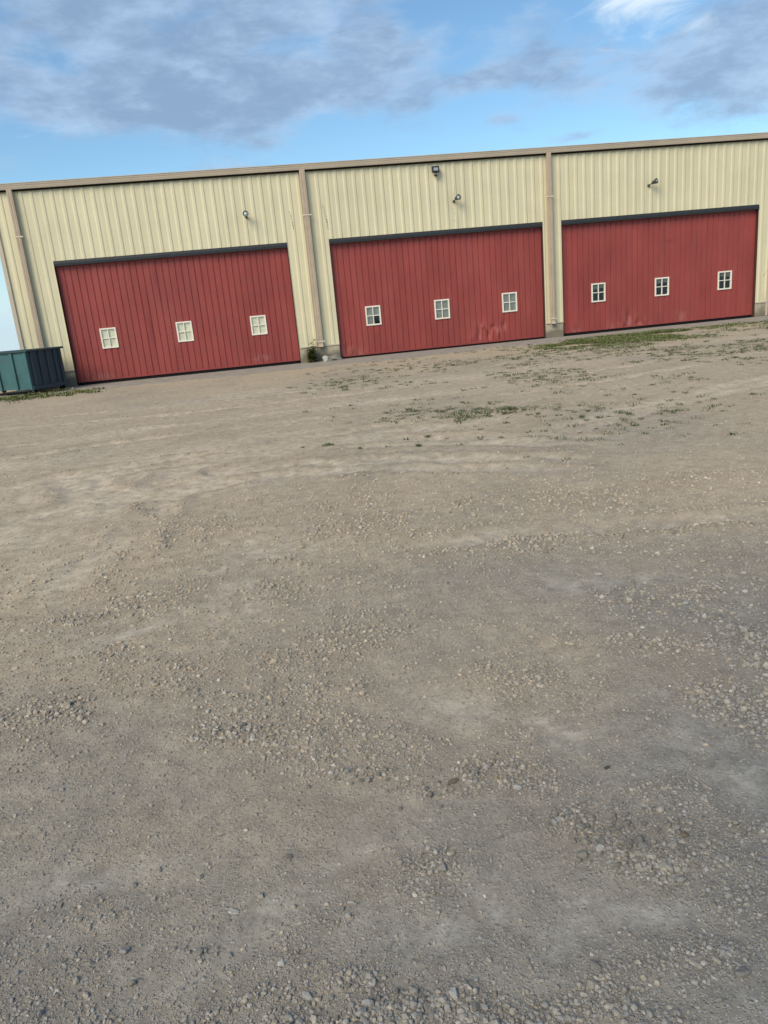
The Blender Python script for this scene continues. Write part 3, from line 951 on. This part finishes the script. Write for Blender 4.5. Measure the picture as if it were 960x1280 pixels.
def scatter(n, d0, d1, keep, fade):
    """random spots on the yard, thinning out with distance, kept where the ground is stony"""
    dd = d0 * (d1 / d0) ** rng.random(n)
    az = rng.uniform(-R(46), R(52), n)
    x = dd * np.sin(az); y = CAM[1] + dd * np.cos(az)
    _, st, pl, _ = fields(x, y)
    pr = keep(st, pl) * (1 - fade[2] * sstep(dd + rng.normal(0, .3, n), fade[0], fade[1]))
    ok = (rng.random(n) < pr) & (y < -2.2)
    return x[ok], y[ok], dd[ok], st[ok]


x, y, dd, st = scatter(360000, .95, 8.5, lambda st, pl: np.clip(.34 + .75 * st - .31 * pl, .03, 1), (3.5, 8.5, 1.0))
s = np.maximum(.0038, .0018 * dd) * (1 + rng.gamma(1.0, .6, len(x)) * (.75 + 1.4 * np.minimum(st, 1)))
s = np.minimum(s, .034)
big_ = (s > .0085)
chunk = s > .0125
me0 = stones("coarse_gravel", x[chunk], y[chunk], s[chunk], ICO_V, ICO_F, tones(x[chunk], y[chunk], chunk.sum()), jit=.2)
tag(link("coarse_gravel", me0, MT['stone']), "coarse grey lumps of crushed limestone half buried in the near yard", "gravel", kind="stuff")
mid_ = big_ & ~chunk
me1 = stones("gravel", x[mid_], y[mid_], s[mid_], CUB_V, CUB_F, tones(x[mid_], y[mid_], mid_.sum()))
tag(link("gravel", me1, MT['stone']), "loose crushed limestone gravel strewn over the near yard", "gravel", kind="stuff")
me2 = stones("fine_gravel", x[~big_], y[~big_], s[~big_], OCT_V, OCT_F, tones(x[~big_], y[~big_], (~big_).sum()))
tag(link("fine_gravel", me2, MT['stone']), "fine limestone chippings between the larger gravel in the near yard", "gravel", kind="stuff")
x, y, dd, st = scatter(150000, 4.5, 23, lambda st, pl: np.clip(.20 + .7 * st - .2 * pl, .03, 1) * 1.0, (8.0, 17.0, .85))
s = np.minimum(.0013 * dd * (1 + rng.gamma(1.2, .35, len(x))), .034)
me3 = stones("far_gravel", x, y, s, OCT_V, OCT_F, tones(x, y, len(x)))
tag(link("far_gravel", me3, MT['stone']), "scattered gravel over the tan dusty middle of the yard", "gravel", kind="stuff")
print("gravel", chunk.sum(), big_.sum(), (~big_).sum(), len(x))


# ------------------------------------------------------------------ the larger loose stones, one object each
def rock_mesh(name, seed, m, sub=1, flat=.7):
    bm = bmesh.new()
    bmesh.ops.create_icosphere(bm, subdivisions=sub + 1, radius=.5)
    rr = random.Random(seed)
    planes = [(Vector((rr.gauss(0, 1), rr.gauss(0, 1), rr.gauss(0, 1))).normalized(), rr.uniform(.27, .42)) for _ in range(11)]
    for v in bm.verts:
        for n_, d_ in planes:
            k = v.co.dot(n_)
            if k > d_: v.co -= n_ * (k - d_) * .96
        v.co *= 1 + rr.uniform(-.03, .03)
        v.co.x *= 1.15; v.co.z *= flat
    me = bpy.data.meshes.new(name); bm.to_mesh(me); bm.free()
    me.materials.append(m)
    for p in me.polygons: p.use_smooth = True
    try: me.set_sharp_from_angle(angle=R(27))
    except Exception: pass
    return me


ROCKS = [rock_mesh("loose_stone", k, MT['pebble'], 1, (.7, .8, .95)[k % 3]) for k in range(10)]


def hz(x, y):
    return float(fields(np.array([x]), np.array([y]))[0][0])


def put_stone(me, x, y, s, label, group=None, sink=.12, asp=(1, 1, 1), rz=None, name="loose_stone"):
    o = link(name, me)
    o.location = (x, y, hz(x, y) + s * asp[2] * (.28 - sink))
    o.rotation_euler = (random.uniform(-.35, .35), random.uniform(-.35, .35), random.uniform(0, 6.28) if rz is None else rz)
    o.scale = (s * asp[0], s * asp[1], s * asp[2])
    tag(o, label, "stone", group)
    return o


GROUPS = [
    (((.82, -23.82, .085, .085), (.93, -23.94, .12, .07)), 90, (.016, .034), "pale angular stone in the densest heap of the gravel yard", "stones of the dense heap"),
    (((.68, -23.50, .17, .07), (.42, -23.47, .14, .05), (.14, -23.34, .18, .04)), 58, (.014, .026), "grey stone in the loose gravel band behind the densest heap", "stones of the band behind the heap"),
    (((-.10, -24.27, .30, .07), (.10, -24.35, .32, .06), (.42, -24.37, .30, .05)), 62, (.013, .028), "rounded grey stone in the coarse gravel nearest the viewer", "stones of the coarse nearest gravel"),
    (((1.60, -23.36, .12, .22), (1.12, -23.80, .12, .10), (1.30, -23.98, .18, .08)), 40, (.014, .026), "small pale stone in the sparse gravel strip beside the dense heap", "stones of the strip beside the heap"),
    (((-.34, -22.94, .14, .08), (-1.18, -22.48, .24, .12), (-.50, -23.9, .35, .25)), 36, (.016, .028), "small grey stone in the thin gravel drifts along the tyre-track side", "stones of the thin drifts by the tyre tracks"),
]
for spots, n, (s0, s1), lab, grp in GROUPS:
    for k in range(n):
        cx, cy, rx, ry = spots[k % len(spots)]
        s = s0 + (s1 - s0) * random.random() ** 2.2
        put_stone(ROCKS[random.randrange(10)], cx + random.gauss(0, rx * .7), cy + random.gauss(0, ry * .7), s, lab, grp, sink=random.uniform(.04, .24))
FEAT = [(.45, -23.48, .062, 'brown_stone', "large flat tan-brown stone lying in the gravel band, biggest of the yard", (1.1, .55, .45), .55),
        (.99, -23.55, .026, 'dark_stone', "small dark greenish stone alone on bare grey fines", (1.3, .7, .6), .2),
        (1.06, -23.93, .030, 'brown_stone', "dark brown stone just past the end of the dense heap", (1, 1, .8), None),
        (.61, -24.29, .040, 'pebble', "fat tan stone on bare grey ground near the coarse gravel", (1, .8, .8), None),
        (.94, -24.40, .046, 'pebble', "large pale rounded stone closest to the lower right of the yard", (1.1, .8, .75), .2),
        (.80, -23.91, .040, 'white_stone', "whitish stone at the front of the dense heap", (1, .8, .8), None),
        (-.30, -23.87, .040, 'white_stone', "flat whitish stone alone on pale compacted fines", (1.1, .8, .5), None),
        (-.59, -23.94, .036, 'pebble', "round grey stone alone on the bare ground at the lower left", (1, 1, .8), None),
        (.25, -24.29, .036, 'white_stone', "chalk-pale stone in the coarse nearest gravel", (1, .85, .8), None),
        (-.12, -24.33, .034, 'brown_stone', "yellowish brown stone in the coarse nearest gravel", (1, .85, .8), None),
        (4.7, -20.5, .040, 'white_stone', "small bright white stone far out on the bare tan yard", (1, 1, .8), None)]
for x_, y_s, s, mk, lab, asp, rz in FEAT:
    put_stone(rock_mesh("loose_stone", int(abs(x_) * 1000) % 977, MT[mk], 2, .75), x_, y_s, s * .85, lab, None, .14, asp, rz)
# rubble at the foot of the pier between the first two doors
for k, (x_, y_s, s, asp, lab, mk) in enumerate((
        (1.93, -.32, .36, (.70, .8, 1.05), "upright chalky white rubble chunk at the foot of the pier", 'white_stone'),
        (2.27, -.26, .46, (1.0, .8, .85), "largest grey rubble chunk leaning on the pier beside the red door", 'pebble'),
        (2.10, -.50, .22, (1.0, .8, .8), "small grey rubble chunk in front of the two bigger ones", 'pebble'),
        (-6.05, -1.30, .17, (1.2, .8, .7), "white chunk of stone on the ground beside the dumpster", 'white_stone'))):
    put_stone(rock_mesh("rubble_chunk", 50 + k, MT[mk], 2, .8), x_, y_s, s, lab, None, .05, asp, name="rubble_chunk")


# ------------------------------------------------------------------ weeds and grass
def tufts(name, pts, m, label):
    """pts: x, y, radius, height, number of blades"""
    V = []; F = []
    for x, y, r, hgt, nb in pts:
        z = hz_fast(x, y)
        for _ in range(int(nb)):
            a = random.uniform(0, 6.283); rr = r * math.sqrt(random.random())
            bx, by = x + rr * math.cos(a), y + rr * math.sin(a)
            L = hgt * random.uniform(.5, 1.3); lean = random.uniform(.3, 1.5)
            ca, sa = math.cos(a + random.uniform(-1, 1)), math.sin(a + random.uniform(-1, 1))
            wd_ = L * random.uniform(.16, .30)
            px, py = -sa * wd_, ca * wd_
            k = len(V)
            V += [(bx - px * .5, by - py * .5, z - .005), (bx + px * .5, by + py * .5, z - .005),
                  (bx + ca * L * lean * .5 + px * .7, by + sa * L * lean * .5 + py * .7, z + L * .55),
                  (bx + ca * L * lean * .5 - px * .7, by + sa * L * lean * .5 - py * .7, z + L * .55),
                  (bx + ca * L * lean, by + sa * L * lean, z + L * (.9 if lean < .9 else .5))]
            F += [(k, k + 1, k + 2, k + 3), (k + 3, k + 2, k + 4)]
    me = bpy.data.meshes.new(name); me.from_pydata(V, [], F); me.update()
    return tag(link(name, me, m), label, "grass", kind="stuff")


_HC = {}
def hz_fast(x, y):
    k = (round(x * 4), round(y * 8))
    if k not in _HC: _HC[k] = hz(x, y)
    return _HC[k]


def band(a, b, hw, n, dens_edge=1.0):
    out = []
    for _ in range(n):
        t_ = random.random(); o_ = random.gauss(0, .5)
        out.append((a[0] + (b[0] - a[0]) * t_ + random.gauss(0, .2), a[1] + (b[1] - a[1]) * t_ + o_ * hw))
    return out


rn = lambda x, y: float(vnoise(np.array([x * 1.7]), np.array([y * 1.7]), 71)[0])
g1 = [(x, y, random.uniform(.08, .22), random.uniform(.03, .065), random.randint(12, 24))
      for x, y in band((8.0, -4.6), (12.6, -4.2), 1.3, 1100) + band((9.6, -3.6), (13.4, -3.0), 1.7, 1500) + band((12.5, -3.0), (18.0, -2.2), .9, 260) + band((17.2, -2.2), (19.5, -1.8), .4, 160) + band((8, -7), (15, -5), 2.0, 160)
      if rn(x * .9, y * .5) > .36 and y < -1.75]
tufts("grass", g1, MT['grass'], "low green grass strip in front of the red door with dark windows")
g2 = [(x, y, random.uniform(.08, .2), random.uniform(.03, .09), random.randint(10, 20)) for x, y in band((-9.6, -2.6), (-7.1, -2.9), .6, 150) + band((-7.6, -3.4), (-4.9, -3.0), .8, 120) + band((-7.2, -2.3), (-6.1, -1.5), .3, 40)]
tufts("grass", g2, MT['grass'], "rough grass growing round the foot of the teal dumpster")
g3 = []
def sc3(n, x0, x1, y0, y1, th, r=(.05, .13), h=(.016, .036)):
    for _ in range(n):
        x, y = random.uniform(x0, x1), random.uniform(y0, y1)
        if rn(x * .6, y * .6) > th: g3.append((x, y, random.uniform(*r), random.uniform(*h), random.randint(14, 26)))
def gs3(n, cx, cy, sx, sy, r, h=(.015, .04)):
    for _ in range(n): g3.append((random.gauss(cx, sx), random.gauss(cy, sy), random.uniform(*r), random.uniform(*h), random.randint(16, 30)))
gs3(80, 2.95, -15.35, .36, .25, (.05, .14), (.016, .038))
gs3(60, 2.2, -14.6, .7, .3, (.03, .09), (.014, .032))
gs3(80, 3.9, -17.0, .7, .8, (.03, .09), (.014, .032))
gs3(60, 5.0, -16.2, .8, .8, (.03, .09), (.014, .032))
gs3(14, 2.0, -17.2, .45, .5, (.014, .032))
gs3(4, .55, -16.4, .10, .06, (.014, .032))
gs3(54, 1.6, -8.3, .7, .8, (.05, .14), (.016, .038))
gs3(60, 3.2, -5.6, .9, 1.2, (.05, .14), (.016, .038))
gs3(16, 1.5, -9.6, .5, .4, (.03, .08))
sc3(1300, 4.5, 15, -14.5, -5.5, .50)
sc3(300, 1.5, 7, -12.5, -5.0, .52, (.03, .09))
sc3(1900, 7, 18, -11.5, -3, .40, (.03, .12))
sc3(70, .5, 7, -14, -9, .6)
sc3(70, 2, 8, -4.5, -2.4, .5)
tufts("weed_cover", g3, MT['leaf'], "tiny scattered weeds poking through the gravel of the yard")

# the weed against the pier
wp = empty("weed_plant", (1.47, -.22, hz(1.47, -.22))); tag(wp, "tall green weed growing against the concrete pier beside the rubble", "weed")
sb = MB(); lf = MB()
for k in range(7):
    a = random.uniform(0, 6.28); hgt = (.74, .62, .5, .45, .4, .52, .35)[k]; sp_ = .05 if k == 0 else random.uniform(.07, .22)
    pts_ = [(0.02 * math.cos(a), 0.02 * math.sin(a), -.02), (sp_ * .4 * math.cos(a), sp_ * .3 * math.sin(a), hgt * .5), (sp_ * math.cos(a) + (.08 if k == 0 else 0), min(sp_ * math.sin(a), .1), hgt)]
    sb.tube(pts_, [.007, .005, .002], 5)
    for j in range(46):
        u = random.uniform(.12, 1.0)
        p0 = Vector(pts_[0]).lerp(Vector(pts_[1]), u * 2) if u < .5 else Vector(pts_[1]).lerp(Vector(pts_[2]), u * 2 - 1)
        an = random.uniform(0, 6.28); L = random.uniform(.09, .19) * (1.25 - .7 * u); up = random.uniform(-.2, .7)
        dv = Vector((math.cos(an), math.sin(an) * .8, up)).normalized(); sv = dv.cross(Vector((0, 0, 1))).normalized() * L * .32
        b0 = len(lf.v)
        lf.v += [tuple(p0), tuple(p0 + dv * L * .5 + sv), tuple(p0 + dv * L - Vector((0, 0, L * .15))), tuple(p0 + dv * L * .5 - sv)]
        lf.f.append((b0, b0 + 1, b0 + 2, b0 + 3))
sb.build("stem", MT['stem'], wp)
lf.build("foliage", MT['grass'], wp)
wp.scale = (1.3, 1.1, 1.12)
